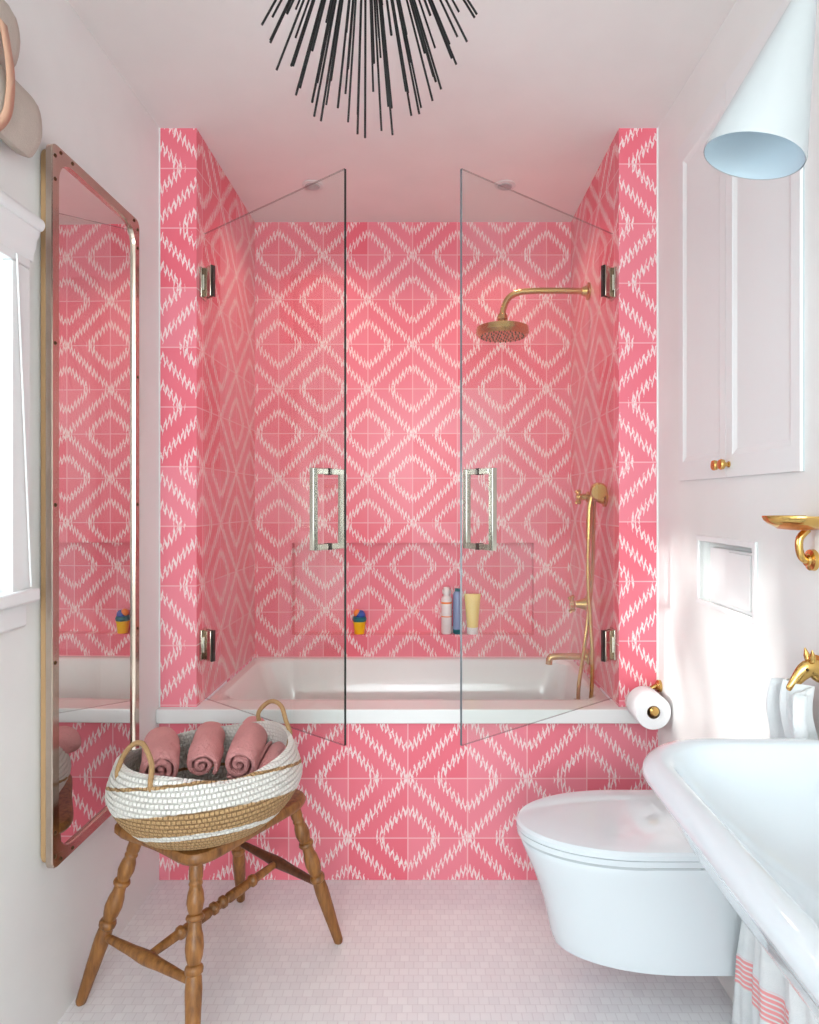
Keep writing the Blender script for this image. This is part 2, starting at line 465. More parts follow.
# ------------------------------------------------------------------ bathtub
tub = thing('bathtub', 'white built-in bathtub behind the pink tiled front', 'bathtub', (-0.07, 2.6, 0.0))
def tring(x0, x1, y0, y1, r, z, n=8): return [(p[0], p[1], z) for p in rrect(x0, x1, y0, y1, r, n)]
bm = nb()
rings = [tring(AL, AR, 2.285, YB-0.001, 0.02, 0.50), tring(AL, AR, 2.285, YB-0.001, 0.02, 0.577),
         tring(AL+0.035, AR-0.03, 2.325, YB-0.035, 0.09, 0.577),
         tring(AL+0.05, AR-0.04, 2.335, YB-0.045, 0.09, 0.565),
         tring(AL+0.13, AR-0.07, 2.36, YB-0.07, 0.10, 0.36),
         tring(AL+0.20, AR-0.09, 2.38, YB-0.09, 0.10, 0.22),
         tring(AL+0.26, AR-0.14, 2.43, YB-0.14, 0.08, 0.18)]
ringloft(bm, rings, False, True)
obj('tub_shell', bm, M['enamel'], tub, bevel=0.006)
obj('overflow_cover', lathe(nb(), (AR-0.052, 2.62, 0.46), (AR-0.066, 2.62, 0.462), [(0, .03), (.7, .03), (1, .024)], 24), M['nickel'], tub, label='round chrome overflow cover')

# ------------------------------------------------------------------ shower doors
Z0G, Z1G = 0.60, 2.203
def door(name, hinge, free, label, edge_mat, handle_side):
    H = Vector((hinge[0], hinge[1], 0)); Fv = Vector((free[0], free[1], 0))
    d = (Fv-H).normalized(); L = (Fv-H).length
    n = Vector((-d.y, d.x, 0))               # points to the alcove/inside or outside
    if n.y < 0: n = -n
    root = thing(name, label, 'shower door', (H.x, H.y, Z0G))
    th = 0.004
    def P(a, b, z): v = H+d*a+n*b; return (v.x, v.y, z)
    def obox(bm, a0, a1, b0, b1, z0, z1):
        vv = [bm.verts.new(P(a, b, z)) for a in (a0, a1) for b in (b0, b1) for z in (z0, z1)]
        fs = []
        for f in ((0, 1, 3, 2), (4, 6, 7, 5), (0, 4, 5, 1), (2, 3, 7, 6), (0, 2, 6, 4), (1, 5, 7, 3)):
            fs.append(bm.faces.new([vv[i] for i in f]))
        return fs
    bm = nb(); fs = obox(bm, -0.004, L, -th, th, Z0G, Z1G)
    fs[1].material_index = 1; fs[4].material_index = 2; fs[5].material_index = 2
    obj('glass_pane', bm, [M['glass'], edge_mat, M['glass_side']], root, smooth=False)
    for zc in (0.787, 2.03):
        bm = nb()
        obox(bm, 0.0, 0.046, th, th+0.006, zc-0.052, zc+0.052)
        obox(bm, 0.0, 0.046, -th-0.006, -th, zc-0.052, zc+0.052)
        hg = obj('hinge', bm, M['frame_metal'], root, bevel=0.002)
        obj('barrel', lathe(nb(), P(-0.002, -0.004, zc-0.026), P(-0.002, -0.004, zc+0.026), [(0, .013), (1, .013)], 18), M['nickel'], hg)
        # wall plate against the side wall of the alcove
        sx = -1 if H.x < 0 else 1
        xw = AL if H.x < 0 else AR
        bm = nb(); box(bm, min(xw, xw-sx*0.009), max(xw, xw-sx*0.009), H.y-0.022, H.y+0.032, zc-0.052, zc+0.052)
        obj('wall_plate', bm, M['nickel'], hg, bevel=0.002)
        bm = nb(); obox(bm, 0.046, 0.0485, -th-0.004, th+0.004, zc-0.053, zc+0.053)
        obj('gasket', bm, M['dark_gasket'], hg, smooth=False)
    a = L-0.070; zh0, zh1 = 1.142, 1.372; hw = 0.0085
    for sgn, nm in ((1, 'door_handle'), (-1, 'door_handle')):
        bm = nb(); r0, r1 = th*sgn, 0.062*sgn
        lo, hi = min(r1, r1-2*hw*sgn), max(r1, r1-2*hw*sgn)
        obox(bm, a-hw, a+hw, lo, hi, zh0, zh1)
        l2, h2 = min(r0, r1-2*hw*sgn), max(r0, r1-2*hw*sgn)
        for zc in (zh0+hw, zh1-hw): obox(bm, a-hw, a+hw, l2, h2, zc-hw, zc+hw)
        ho = obj(nm, bm, M['nickel'], root, bevel=0.0015, smooth=False)
        bm = nb()
        for zc in (zh0+hw, zh1-hw): obox(bm, a-hw-0.001, a+hw+0.001, min(r0, r0+0.002*sgn), max(r0, r0+0.002*sgn), zc-hw-0.001, zc+hw+0.001)
        obj('washer', bm, M['dark_gasket'], ho, smooth=False)
    return root
door('shower_door', (-0.768, 2.259), (-0.230, 1.82), 'frameless glass shower door swung open on the left, hinged near the tall mirror', M['glass_edge'], 1)
door('shower_door', (0.633, 2.259), (0.092, 1.82), 'frameless glass shower door swung open on the right, in front of the brass shower', M['glass_edge_light'], -1)

# ------------------------------------------------------------------ shower fittings
sh = thing('shower_head', 'brass rain shower head on a curved wall arm', 'shower', (AR, 2.62, 2.12))
bm = nb(); pts = spline([(AR-0.008, 2.62, 2.12), (0.50, 2.62, 2.122), (0.38, 2.62, 2.118), (0.325, 2.62, 2.095), (0.302, 2.62, 2.05), (0.298, 2.62, 2.01)], 8)
obj('arm', tube(bm, pts, 0.0125), M['brass'], sh)
obj('wall_flange', lathe(nb(), (AR, 2.62, 2.12), (AR-0.03, 2.62, 2.12), [(0, .034), (.25, .034), (.4, .022), (1, .017)], 28), M['brass'], sh)
obj('ball_joint', lathe(nb(), (.298, 2.62, 2.03), (.298, 2.62, 1.985), [(0, .015), (.2, .021), (.5, .022), (.7, .016), (1, .026)], 24), M['brass'], sh)
hd = obj('spray_head', lathe(nb(), (.298, 2.62, 1.992), (.298, 2.62, 1.938), [(0, .02), (.12, .045), (.22, .085), (.35, .104), (.75, .106), (.9, .100), (1, .094)], 48), M['brass'], sh)
bm = nb()
for k in range(4):
    for j in range(6*(k+1)):
        a = 2*PI*j/(6*(k+1)); cx, cy = .298+.021*(k+1)*math.cos(a), 2.62+.021*(k+1)*math.sin(a)
        cyl(bm, (cx, cy, 1.939), (cx, cy, 1.934), .003, 6)
nz = obj('nozzle_pattern', bm, M['dark_edge'], hd); nz['kind'] = 'stuff'; nz['label'] = 'dark spray nozzles'

hs = thing('hand_shower', 'brass hand shower hanging on a wall cradle with a looped hose', 'hand shower', (AR, 2.38, 1.295))
yv, zv = 2.38, 1.295
obj('wall_flange', lathe(nb(), (AR, yv, zv), (AR-.035, yv, zv), [(0, .036), (.2, .036), (.35, .026), (.7, .022), (1, .017)], 28), M['brass'], hs)
obj('cradle_arm', lathe(nb(), (AR-.03, yv, zv), (.552, yv, zv), [(0, .012), (.3, .012), (.34, .019), (.6, .021), (.66, .012), (1, .012)], 20), M['brass'], hs)
bm = nb()
lathe(bm, (.556, yv, zv), (.538, yv, zv), [(0, .014), (.4, .016), (1, .009)], 20)
for k in range(4):
    a = PI/4+k*PI/2; lathe(bm, (.545, yv, zv), (.545, yv+.032*math.cos(a), zv+.032*math.sin(a)), [(0, .006), (.75, .005), (.85, .008), (1, .006)], 12)
obj('cross_handle', bm, M['brass'], hs)
bm = nb()
lathe(bm, (.600, yv-.045, zv+.030), (.600, yv-.085, zv+.018), [(0, .012), (.25, .026), (.8, .031), (1, .027)], 28)
tube(bm, spline([(.600, yv-.045, zv+.028), (.592, yv-.024, zv+.008), (.582, yv-.02, zv-.04), (.578, yv-.022, zv-.15)], 6), .0095)
obj('handset', bm, M['brass'], hs)
bm = nb()
tube(bm, spline([(.577, yv-.022, zv-.14), (.577, yv-.018, zv-.30), (.588, yv-.010, zv-.45), (.596, yv-.005, zv-.58), (.597, yv+.01, zv-.70), (.590, yv+.02, zv-.79), (.575, yv+.025, zv-.805), (.556, yv+.02, zv-.78),
                 (.549, yv+.01, zv-.70), (.566, yv-.0, zv-.56), (.584, yv+.012, zv-.44), (.600, yv+.014, zv-.28), (.604, yv+.010, zv-.10), (.603, yv, zv-.015)], 8), .0075, 10)
obj('hose', bm, M['brass'], hs)

ts = thing('tub_faucet', 'brass wall tub spout under its cross-handle valve', 'faucet', (AR, 2.62, .66))
bm = nb()
tube(bm, spline([(AR-.01, 2.62, .658), (.56, 2.62, .660), (.50, 2.62, .658), (.487, 2.62, .650), (.484, 2.62, .628)], 6), .0135)
obj('spout', bm, M['brass'], ts)
obj('spout_flange', lathe(nb(), (AR, 2.62, .658), (AR-.025, 2.62, .658), [(0, .031), (.3, .031), (.5, .02), (1, .016)], 24), M['brass'], ts)
bm = nb()
lathe(bm, (AR, 2.62, .869), (.585, 2.62, .869), [(0, .038), (.15, .038), (.25, .026), (.5, .02), (.8, .015), (1, .012)], 24)
v1 = obj('valve', bm, M['brass'], ts)
bm = nb(); lathe(bm, (.588, 2.62, .869), (.566, 2.62, .869), [(0, .014), (.4, .017), (1, .008)], 18)
for k in range(4):
    a = PI/6+k*PI/2; lathe(bm, (.575, 2.62, .869), (.575, 2.62+.042*math.cos(a), .869+.042*math.sin(a)), [(0, .006), (.75, .005), (.86, .009), (1, .006)], 12)
obj('cross_handle', bm, M['brass'], v1)

# recessed ceiling spots
for i, (x, lab) in enumerate(((-.46, 'round recessed spotlight seen above the left shower door'), (.307, 'round recessed spotlight seen above the right shower door'))):
    r = thing('recessed_light', lab, 'ceiling light', (x, 2.61, ZC))
    obj('trim_ring', lathe(nb(), (x, 2.61, ZC), (x, 2.61, ZC-.006), [(0, .042), (.6, .042), (1, .034)], 32), M['spot_trim'], r)
    l_ = bpy.data.lights.new('recessed_lamp', 'AREA'); l_.shape = 'DISK'; l_.size = .05; l_.energy = 1.3; l_.spread = math.radians(125); l_.color = (1, .80, .62)
    lo_ = bpy.data.objects.new('recessed_lamp', l_); C.objects.link(lo_); lo_.location = (0, 0, -.012); lo_.parent = r
    obj('lens', lathe(nb(), (x, 2.61, ZC-.005), (x, 2.61, ZC-.009), [(0, .031), (1, .027)], 28), M['spot'], r)

# ------------------------------------------------------------------ niche things
zn = QZ0
def nx(px, Y): return (px-428)*Y/F_PX
yb_ = 2.988
b1 = thing('shampoo_bottle', 'slim white bottle with orange bands on the niche shelf', 'bottle', (nx(446.5, yb_), yb_, zn))
x = nx(446.5, yb_)
obj('bottle_body', lathe(nb(), (x, yb_, zn), (x, yb_, zn+.172), [(0, .021), (.03, .024), (.93, .024), (.97, .02), (1, .014)], 24), M['bottle_white'], b1)
obj('pump_cap', lathe(nb(), (x, yb_, zn+.17), (x, yb_, zn+.212), [(0, .014), (.25, .014), (.3, .019), (.7, .02), (.75, .014), (.9, .015), (1, .012)], 20), M['bottle_white'], b1)
obj('label_band', lathe(nb(), (x, yb_, zn+.138), (x, yb_, zn+.146), [(0, .0246), (1, .0246)], 24), M['orange_plastic'], b1, label='upper orange band')
obj('label_band', lathe(nb(), (x, yb_, zn+.078), (x, yb_, zn+.082), [(0, .0246), (1, .0246)], 24), M['orange_plastic'], b1, label='lower orange band')
x = nx(457.5, yb_)
b2 = thing('conditioner_bottle', 'tall blue-grey bottle beside the white bottle in the niche', 'bottle', (x, yb_, zn))
obj('bottle_body', lathe(nb(), (x, yb_, zn+.02), (x, yb_, zn+.195), [(0, .020), (.9, .020), (.97, .016), (1, .01)], 24), M['bottle_blue'], b2)
obj('cap', lathe(nb(), (x, yb_, zn), (x, yb_, zn+.021), [(0, .018), (.2, .0205), (1, .0205)], 24), M['teal_plastic'], b2, label='dark teal foot of the bottle')
obj('top_ring', lathe(nb(), (x, yb_, zn+.193), (x, yb_, zn+.206), [(0, .012), (1, .012)], 20), M['teal_plastic'], b2)
x = nx(472.5, yb_)
b3 = thing('lotion_tube', 'yellow squeeze tube standing on its white cap in the niche', 'tube', (x, yb_, zn))
obj('cap', lathe(nb(), (x, yb_, zn), (x, yb_, zn+.032), [(0, .025), (1, .026)], 28), M['bottle_white'], b3, label='white cap')
bm = nb(); rings = []
for k in range(9):
    f = k/8; z = zn+.031+f*.15; rx = .026+.011*f; ry = .026*(1-f)**.7+.0025
    rings.append([(x+rx*math.cos(2*PI*i/24), yb_+ry*math.sin(2*PI*i/24), z) for i in range(24)])
ringloft(bm, rings)
obj('tube_body', bm, M['tube_yellow'], b3)
x = nx(359.5, yb_)
b4 = thing('toy_bucket', 'small yellow toy bucket with a blue and teal ball on top in the niche', 'toy', (x, yb_, zn))
obj('bucket', lathe(nb(), (x, yb_, zn), (x, yb_, zn+.056), [(0, .022), (.05, .023), (.9, .028), (.92, .031), (1, .031)], 24), M['yellow_plastic'], b4)
obj('teal_ring', lathe(nb(), (x, yb_, zn+.055), (x, yb_, zn+.077), [(0, .029), (.5, .033), (1, .029)], 24), M['teal_plastic'], b4, label='teal ring round the bucket rim')
bm = nb(); bmesh.ops.create_uvsphere(bm, u_segments=20, v_segments=12, radius=.023, matrix=Matrix.Translation((x+.004, yb_, zn+.084)))
obj('ball', bm, M['blue_plastic'], b4)
bm = nb(); bmesh.ops.create_uvsphere(bm, u_segments=16, v_segments=10, radius=.017, matrix=Matrix.Translation((x-.010, yb_-.003, zn+.094)))
obj('orange_figure', bm, M['orange_plastic'], b4)

# ------------------------------------------------------------------ left wall: mirror
mr = thing('wall_mirror', 'tall rounded metal-framed mirror hanging on the left wall', 'mirror', (XL, 1.75, .415))
my0, my1, mz0, mz1 = 1.525, 1.969, .4155, 2.12
def yz(pts, x): return [(x, p[0], p[1]) for p in pts]
obj('backing_board', prism(nb(), rrect(my0+.006, my1-.006, mz0+.006, mz1-.006, .03), 0, XL+.001, XL+.013), M['backing'], mr, bevel=.001)
obj('dark_spacer', prism(nb(), rrect(my0+.010, my1-.010, mz0+.010, mz1-.010, .03), 0, XL+.013, XL+.017), M['dark_edge'], mr)
bm = nb()
xo = XL+.017; xf = XL+.0325
o_ = rrect(my0, my1, mz0, mz1, .022, 8); i_ = rrect(my0+.027, my1-.027, mz0+.027, mz1-.027, .055, 8); i2 = rrect(my0+.031, my1-.031, mz0+.031, mz1-.031, .052, 8)
ringloft(bm, [yz(i2, xo), yz(o_, xo), yz(o_, xf-.002), yz(rrect(my0+.002, my1-.002, mz0+.002, mz1-.002, .021, 8), xf), yz(i_, xf), yz(i2, xf-.010), yz(i2, xo)], False, False)
obj('frame', bm, M['frame_metal'], mr)
bm = nb(); prism(bm, rrect(my0+.029, my1-.029, mz0+.029, mz1-.029, .052, 8), 0, xo-.003, xf-.008)
obj('mirror_glass', bm, M['mirror'], mr, smooth=False)
riv = [(my0+.012, mz1-.03), (my0+.035, mz1-.012), (my0+.012, mz1-.085), (my0+.085, mz1-.012), (my1-.012, mz1-.03), (my1-.035, mz1-.012),
       (my1-.012, mz1-.085), (my0+.012, mz0+.03), (my0+.035, mz0+.012), (my0+.012, mz0+.085), (my0+.085, mz0+.012), (my1-.012, mz0+.03), (my1-.035, mz0+.012),
       (my0+.012, 1.27), (my1-.012, 1.27), (my1-.012, .9), (my1-.012, 1.65), (my0+.012, .9), (my0+.012, 1.65)]
for k, (y, z) in enumerate(riv):
    obj('rivet', lathe(nb(), (xf, y, z), (xf+.003, y, z), [(0, .005), (.5, .0042), (1, .002)], 12), M['dark_edge'], mr)

mr.location.x += .005; mr.rotation_euler.z = math.radians(-1.0)   # hangs very slightly off the wall
# left wall: window
wn_ = nb()
WX = XL+.022
box(wn_, XL, WX, WY1-.004, 1.460, WZ0-.001, WZ1-.005)      # far side casing
box(wn_, XL, WX, WY0-.07, WY0+.004, WZ0-.001, WZ1-.005)
box(wn_, XL, WX, WY0-.07, 1.460, WZ1-.004, WZ1+.04)
wf = struct('window_1', wn_, M['paint'], bevel=.003)
bm = nb(); xs = XL-.06
box(bm, xs-.02, xs+.02, WY1-.035, WY1, WZ0, WZ1); box(bm, xs-.02, xs+.02, WY0, WY0+.035, WZ0, WZ1)
box(bm, xs-.019, xs+.019, WY0+.03, WY1-.03, WZ0, WZ0+.035); box(bm, xs-.019, xs+.019, WY0+.03, WY1-.03, WZ1-.035, WZ1)
obj('window_sash', bm, M['paint'], wf, smooth=False)
bm = nb(); box(bm, xs-.003, xs+.003, WY0+.03, WY1-.03, WZ0+.03, WZ1-.03)
obj('window_pane', bm, M['window_glass'], wf, smooth=False)
bm = nb(); box(bm, XL-.10, XL+.040, WY0-.09, 1.470, WZ0-.030, WZ0+.0)
box(bm, XL, XL+.016, WY0-.07, 1.460, WZ0-.085, WZ0-.030)
obj('window_sill', bm, M['paint'], wf, bevel=.006, seg=3)
# crown moulding over the window
bm = nb()
prof = [(XL, 1.815), (XL+.023, 1.815), (XL+.025, 1.835), (XL+.030, 1.845), (XL+.031, 1.862), (XL+.037, 1.872), (XL+.039, 1.882)]
for k in range(9):
    a = -PI/2+PI*k/8; prof.append((XL+.040+.010*math.cos(a), 1.896+.014*math.sin(a)))
prof += [(XL, 1.910)]
prism(bm, prof, 1, WY0-.10, 1.468)
obj('crown_moulding', bm, M['paint'], wf)
cdo = tag(obj('blind_cord', tube(nb(), spline([(XL+.026, 1.405, 1.81), (XL+.027, 1.425, 1.5), (XL+.028, 1.452, 1.09)], 6), .0022, 8), M['paint']), 'thin white cord hanging down the left window casing', 'cord')

# rolled linen shade held by a leather strap, above the window
rs = thing('linen_shade', 'rolled-up beige linen shade above the left window', 'window shade', (XL, 1.0, 2.0))
def roll_prof(cx, cz, rx, rz_, n=20): return [(cx+rx*math.cos(2*PI*i/n), cz+rz_*math.sin(2*PI*i/n)) for i in range(n)]
bm = nb()
def softroll(bm, cx, cz, rx, rz_, y0, y1):
    rings = []
    ys = [0, .006, .016, .03]; 
    seq = [(y0, .55), (y0+.01, .85), (y0+.03, 1)]+[(y0+.03+(y1-y0-.06)*k/12, 1) for k in range(1, 12)]+[(y1-.03, 1), (y1-.012, .92), (y1-.003, .72), (y1, .5)]
    for y, s in seq:
        ring = []
        for i in range(24):
            a = 2*PI*i/24
            q = 1+.05*noise.noise(Vector((math.cos(a)*2, y*9, math.sin(a)*2+cz)))
            ring.append((cx+rx*s*q*math.cos(a), y, cz+rz_*s*q*math.sin(a)))
        rings.append(ring)
    ringloft(bm, rings)
softroll(bm, XL+.036, 2.092, .034, .070, .50, 1.440)
obj('shade_roll', bm, M['linen'], rs)
bm = nb(); softroll(bm, XL+.032, 2.235, .030, .072, .48, 1.375)
obj('shade_fold', bm, M['linen'], rs)
bm = nb()
path = spline([(XL+.062, 1.305, 2.235), (XL+.070, 1.305, 2.19), (XL+.077, 1.305, 2.14), (XL+.077, 1.305, 2.09), (XL+.068, 1.305, 2.045), (XL+.040, 1.305, 2.018), (XL+.008, 1.305, 2.022)], 6)
rings = []
for p in path: rings.append(p)
va = [[bm.verts.new((p.x, p.y+dy, p.z)) for dy in (-.012, .012)] for p in rings]
for k in range(len(va)-1): bm.faces.new((va[k][0], va[k][1], va[k+1][1], va[k+1][0]))
so_ = obj('leather_strap', bm, M['leather'], rs); sm = so_.modifiers.new('solid', 'SOLIDIFY'); sm.thickness = .003

# ------------------------------------------------------------------ right wall: cabinet
cb = thing('wall_cabinet', 'white flush wall cabinet with two panelled doors above the toilet', 'cabinet', (XR, 1.68, 1.34))
cy0, cy1, cz0, cz1 = 1.352, 2.01, 1.341, 2.36
obj('carcass', box(nb(), XR-.002, XR+.0, cy0, cy1, cz0, cz1), M['seatgap'], cb, smooth=False)
def shaker(y0, y1):
    d = nb(); x = XR-.009; x2 = XR-.002
    st_ = .034
    o1 = [(y0, cz0), (y1, cz0), (y1, cz1), (y0, cz1)]
    def R(e, ez): return [(y0+e, cz0+ez), (y1-e, cz0+ez), (y1-e, cz1-ez), (y0+e, cz1-ez)]
    seq = [(x2, R(0, 0)), (x, R(0, 0)), (x, R(st_, .055)), (x+.002, R(st_+.004, .059)), (x+.006, R(st_+.016, .071))]
    V = [[d.verts.new((xx, p[0], p[1])) for p in pp] for xx, pp in seq]
    for k in range(len(V)-1):
        for i in range(4): d.faces.new((V[k][i], V[k][(i+1) % 4], V[k+1][(i+1) % 4], V[k+1][i]))
    d.faces.new(V[0]); d.faces.new(V[-1]); return d
ym = 1.69
for (y0, y1, ky) in ((ym+.0012, cy1-.001, ym+.020), (cy0+.001, ym-.0012, ym-.020)):
    dd = obj('door', shaker(y0, y1), M['paint'], cb, smooth=False)
    obj('knob', lathe(nb(), (XR-.009, ky, cz0+.032), (XR-.036, ky, cz0+.032), [(0, .008), (.1, .008), (.2, .005), (.45, .006), (.55, .0125), (.8, .014), (.95, .012), (1, .007)], 20), M['gold'], dd, label='small round brass knob')

# recessed access panel
pn = thing('flush_plate', 'square white recessed flush panel in the right wall above the toilet', 'panel', (XR, 1.71, .995))
bm = nb(); e = .012
for (a, b, c_, d_) in ((NY0-.004, NY1+.004, NZ1-.008, NZ1+.008), (NY0-.004, NY1+.004, NZ0-.008, NZ0+.008)): box(bm, XR-.007, XR, a, b, c_, d_)
for (a, b) in ((NY0-.008, NY0+.008), (NY1-.008, NY1+.008)): box(bm, XR-.0072, XR, a, b, NZ0-.008, NZ1+.008)
obj('frame', bm, M['paint'], pn, bevel=.002)
obj('cover', box(nb(), XR+.008, XR+.029, NY0+.03, NY1-.055, NZ0+.004, NZ1-.022), M['paint'], pn, bevel=.003)
obj('push_button', box(nb(), XR+.002, XR+.009, NY0+.035, NY0+.15, NZ0+.015, NZ1-.028), M['paint'], pn, bevel=.002)

# ------------------------------------------------------------------ sconce
lp = thing('wall_sconce', 'white cone-shaped wall lamp at the upper right', 'lamp', (XR, 1.08, 2.1))
O = Vector((.546, 1.1, 1.856)); ax_ = Vector((.29, -.11, 1)).normalized()
bm = nb()
lathe(bm, O, O+ax_*.27, [(0, .0805), (.02, .0815), (.5, .049), (.93, .020), (1, .012)], 48, cap=False)
obj('cone_shade', bm, M['lamp_white'], lp)
bm = nb(); lathe(bm, O+ax_*.001, O+ax_*.25, [(0, .0795), (.5, .047), (1, .014)], 48, cap=False)
obj('shade_lining', bm, M['lamp_inside'], lp)
top = O+ax_*.262
obj('swivel_arm', tube(nb(), spline([top, top+Vector((.03, -.01, .03)), (XR-.05, top.y-.02, top.z+.015), (XR-.01, top.y-.02, top.z-.005)], 6), .007), M['lamp_white'], lp)
obj('wall_plate', lathe(nb(), (XR, top.y-.02, top.z-.005), (XR-.02, top.y-.02, top.z-.005), [(0, .05), (.6, .05), (1, .04)], 32), M['lamp_white'], lp)
bm = nb(); lathe(bm, O+ax_*.21, O+ax_*.10, [(0, .013), (.4, .013), (.5, .018), (.75, .026), (.92, .022), (1, .008)], 20)
obj('bulb', bm, M['bottle_white'], lp)

# ------------------------------------------------------------------ toilet
tl = thing('toilet', 'white wall-hung toilet with closed lid', 'toilet', (XR, 1.74, .114))
TY = 1.74
def dring(tip, half, z, back=XR-.001, n=48, p=2.0, yc=TY):
    """D shaped ring: half ellipse at the tip, straight sides back to the wall"""
    ax2 = min(.30, back-tip-.02); cx = tip+ax2; out = []
    for k in range(n+1):
        a = PI/2+PI*k/n; c_, s_ = math.cos(a), math.sin(a)
        out.append((cx+ax2*math.copysign(abs(c_)**(2/p), c_), yc+half*math.copysign(abs(s_)**(2/p), s_), z))
    m_ = 6
    for k in range(1, m_+1): out.append((cx+(back-cx)*k/m_, yc-half, z))
    for k in range(0, m_): out.append((back-(back-cx)*k/m_, yc+half, z))
    return out
bm = nb()
rings = [dring(.39, .10, .114), dring(.345, .135, .116), dring(.332, .147, .124), dring(.322, .152, .155), dring(.305, .157, .235), dring(.282, .163, .30), dring(.262, .168, .345),
         dring(.249, .171, .375), dring(.245, .172, .388), dring(.247, .171, .394), dring(.26, .16, .395)]
ringloft(bm, rings)
obj('bowl', bm, M['porcelain'], tl)
bk = .665
bm = nb(); ringloft(bm, [dring(.243, .171, .399, bk), dring(.237, .175, .402, bk), dring(.2355, .1765, .4165, bk)])
obj('toilet_seat', bm, M['porcelain'], tl)
bm = nb(); ringloft(bm, [dring(.243, .171, .393, bk-.01), dring(.243, .171, .402, bk-.01)])
obj('seat_gap_shade', bm, M['seatgap'], tl)  # solid grey ring painted in place of the shadow under the seat
bm = nb(); ringloft(bm, [dring(.240, .173, .416, bk), dring(.235, .177, .419, bk), dring(.235, .177, .430, bk), dring(.241, .172, .437, bk), dring(.262, .155, .4405, bk-.02), dring(.33, .09, .442, bk-.05)])
obj('lid', bm, M['porcelain'], tl)
bm = nb(); cyl(bm, (bk+.018, TY-.14, .412), (bk+.018, TY+.14, .412), .016, 20)
obj('seat_hinge', bm, M['porcelain'], tl)

# toilet paper
tp = thing('toilet_roll', 'white toilet paper roll on the right wall by the tub corner', 'toilet paper', (.717, 2.125, .612))
px_, pz_ = .713, .612
bm = nb()
n = 40; prof = [(2.07, .021), (2.07, .054), (2.073, .056), (2.17, .056), (2.173, .054), (2.173, .021), (2.07, .021)]
V = [[bm.verts.new((px_+r*math.cos(2*PI*i/n), y, pz_+r*math.sin(2*PI*i/n))) for i in range(n)] for y, r in prof]
for k in range(len(V)-1):
    for i in range(n): bm.faces.new((V[k][i], V[k][(i+1) % n], V[k+1][(i+1) % n], V[k+1][i]))
obj('paper', bm, M['paper'], tp)
bm = nb(); V = [[bm.verts.new((px_+r*math.cos(2*PI*i/n), y, pz_+r*math.sin(2*PI*i/n))) for i in range(n)] for y, r in [(2.0695, .0205), (2.1735, .0205), (2.1735, .019), (2.0695, .019), (2.0695, .0205)]]
for k in range(len(V)-1):
    for i in range(n): bm.faces.new((V[k][i], V[k][(i+1) % n], V[k+1][(i+1) % n], V[k+1][i]))
obj('cardboard_core', bm, M['core'], tp)
th_ = thing('toilet_roll_holder', 'brass holder carrying the toilet paper roll', 'holder', (XR, 2.19, .63))
bm = nb(); cyl(bm, (px_, 2.195, pz_+.005), (px_, 2.075, pz_+.005), .009, 16)
lathe(bm, (px_, 2.078, pz_+.005), (px_, 2.058, pz_+.005), [(0, .009), (.3, .014), (.8, .0145), (1, .010)], 20)
tube(bm, spline([(px_, 2.19, pz_+.005), (px_+.01, 2.195, pz_+.015), (px_+.035, 2.195, pz_+.04), (XR-.01, 2.195, pz_+.05)], 5), .008)
obj('arm', bm, M['gold'], th_)
obj('wall_flange', lathe(nb(), (XR, 2.19, pz_+.05), (XR-.014, 2.19, pz_+.05), [(0, .020), (.6, .020), (1, .013)], 24), M['gold'], th_)

# ------------------------------------------------------------------ sink
sk = thing('wash_basin', 'large white wall-mounted basin with a thick rolled rim', 'sink', (XR, .80, .86))
ZR = .860
def sring(ix, iy, z, r, y0=.38, y1=1.162, x0=.325, n=10):
    """rounded outline inset by ix,iy; the wall side stays straight"""
    pts = rrect(x0+ix, XR-.001-ix*.0, y0+iy, y1-iy, r, n)
    return [(p[0], p[1], z) for p in pts]
def sring2(x0, x1, y0, y1, r, z, n=10):
    return [(p[0], p[1], z) for p in rrect(x0, x1, y0, y1, r, n)]
bm = nb()
rings = [sring2(.47, XR-.001, .52, 1.02, .06, .66), sring2(.43, XR-.001, .47, 1.07, .09, .70), sring2(.392, XR-.001, .42, 1.12, .10, .765), sring2(.364, XR-.001, .39, 1.150, .12, .806)]
for k in range(13):      # rolled rim
    a = math.radians(250-k*17.5); rr_, rz_ = .026, .0215
    ox = .028+rr_*math.cos(a); zz = ZR-.018+rz_*math.sin(a)
    rings.append(sring2(.341+ox, XR-.001, .378+ox, 1.170-ox, .14-ox*.6, zz))
rings += [sring2(.404, XR-.03, .440, 1.108, .105, .826), sring2(.43, XR-.07, .47, 1.08, .10, .795), sring2(.49, XR-.10, .54, 1.00, .08, .755), sring2(.54, XR-.14, .62, .92, .06, .742)]
ringloft(bm, rings)
bo_ = obj('basin', bm, M['porcelain'], sk, subsurf=1); smooth_me(bo_.data, 80)
bm = nb()
ys = [.38+.785*k/30 for k in range(31)]
for y in ys: pass
def bs_z(y):
    e_ = min((y-.38)/.12, (1.163-y)/.12); e_ = max(0, min(1, e_)); e_ = e_*e_*(3-2*e_)
    return .866+.062*e_
V = []
for y in ys:
    z = bs_z(y); V.append([bm.verts.new(p) for p in ((XR-.001, y, .84), (XR-.024, y, .84), (XR-.022, y, z-.006), (XR-.016, y, z), (XR-.001, y, z))])
for k in range(len(V)-1):
    for i in range(5): bm.faces.new((V[k][i], V[k][(i+1) % 5], V[k+1][(i+1) % 5], V[k+1][i]))
bm.faces.new(V[0]); bm.faces.new(V[-1])
obj('backsplash', bm, M['porcelain'], sk)
obj('drain', lathe(nb(), (.60, .77, .742), (.60, .77, .747), [(0, .03), (.6, .03), (1, .022)], 28), M['gold'], sk)
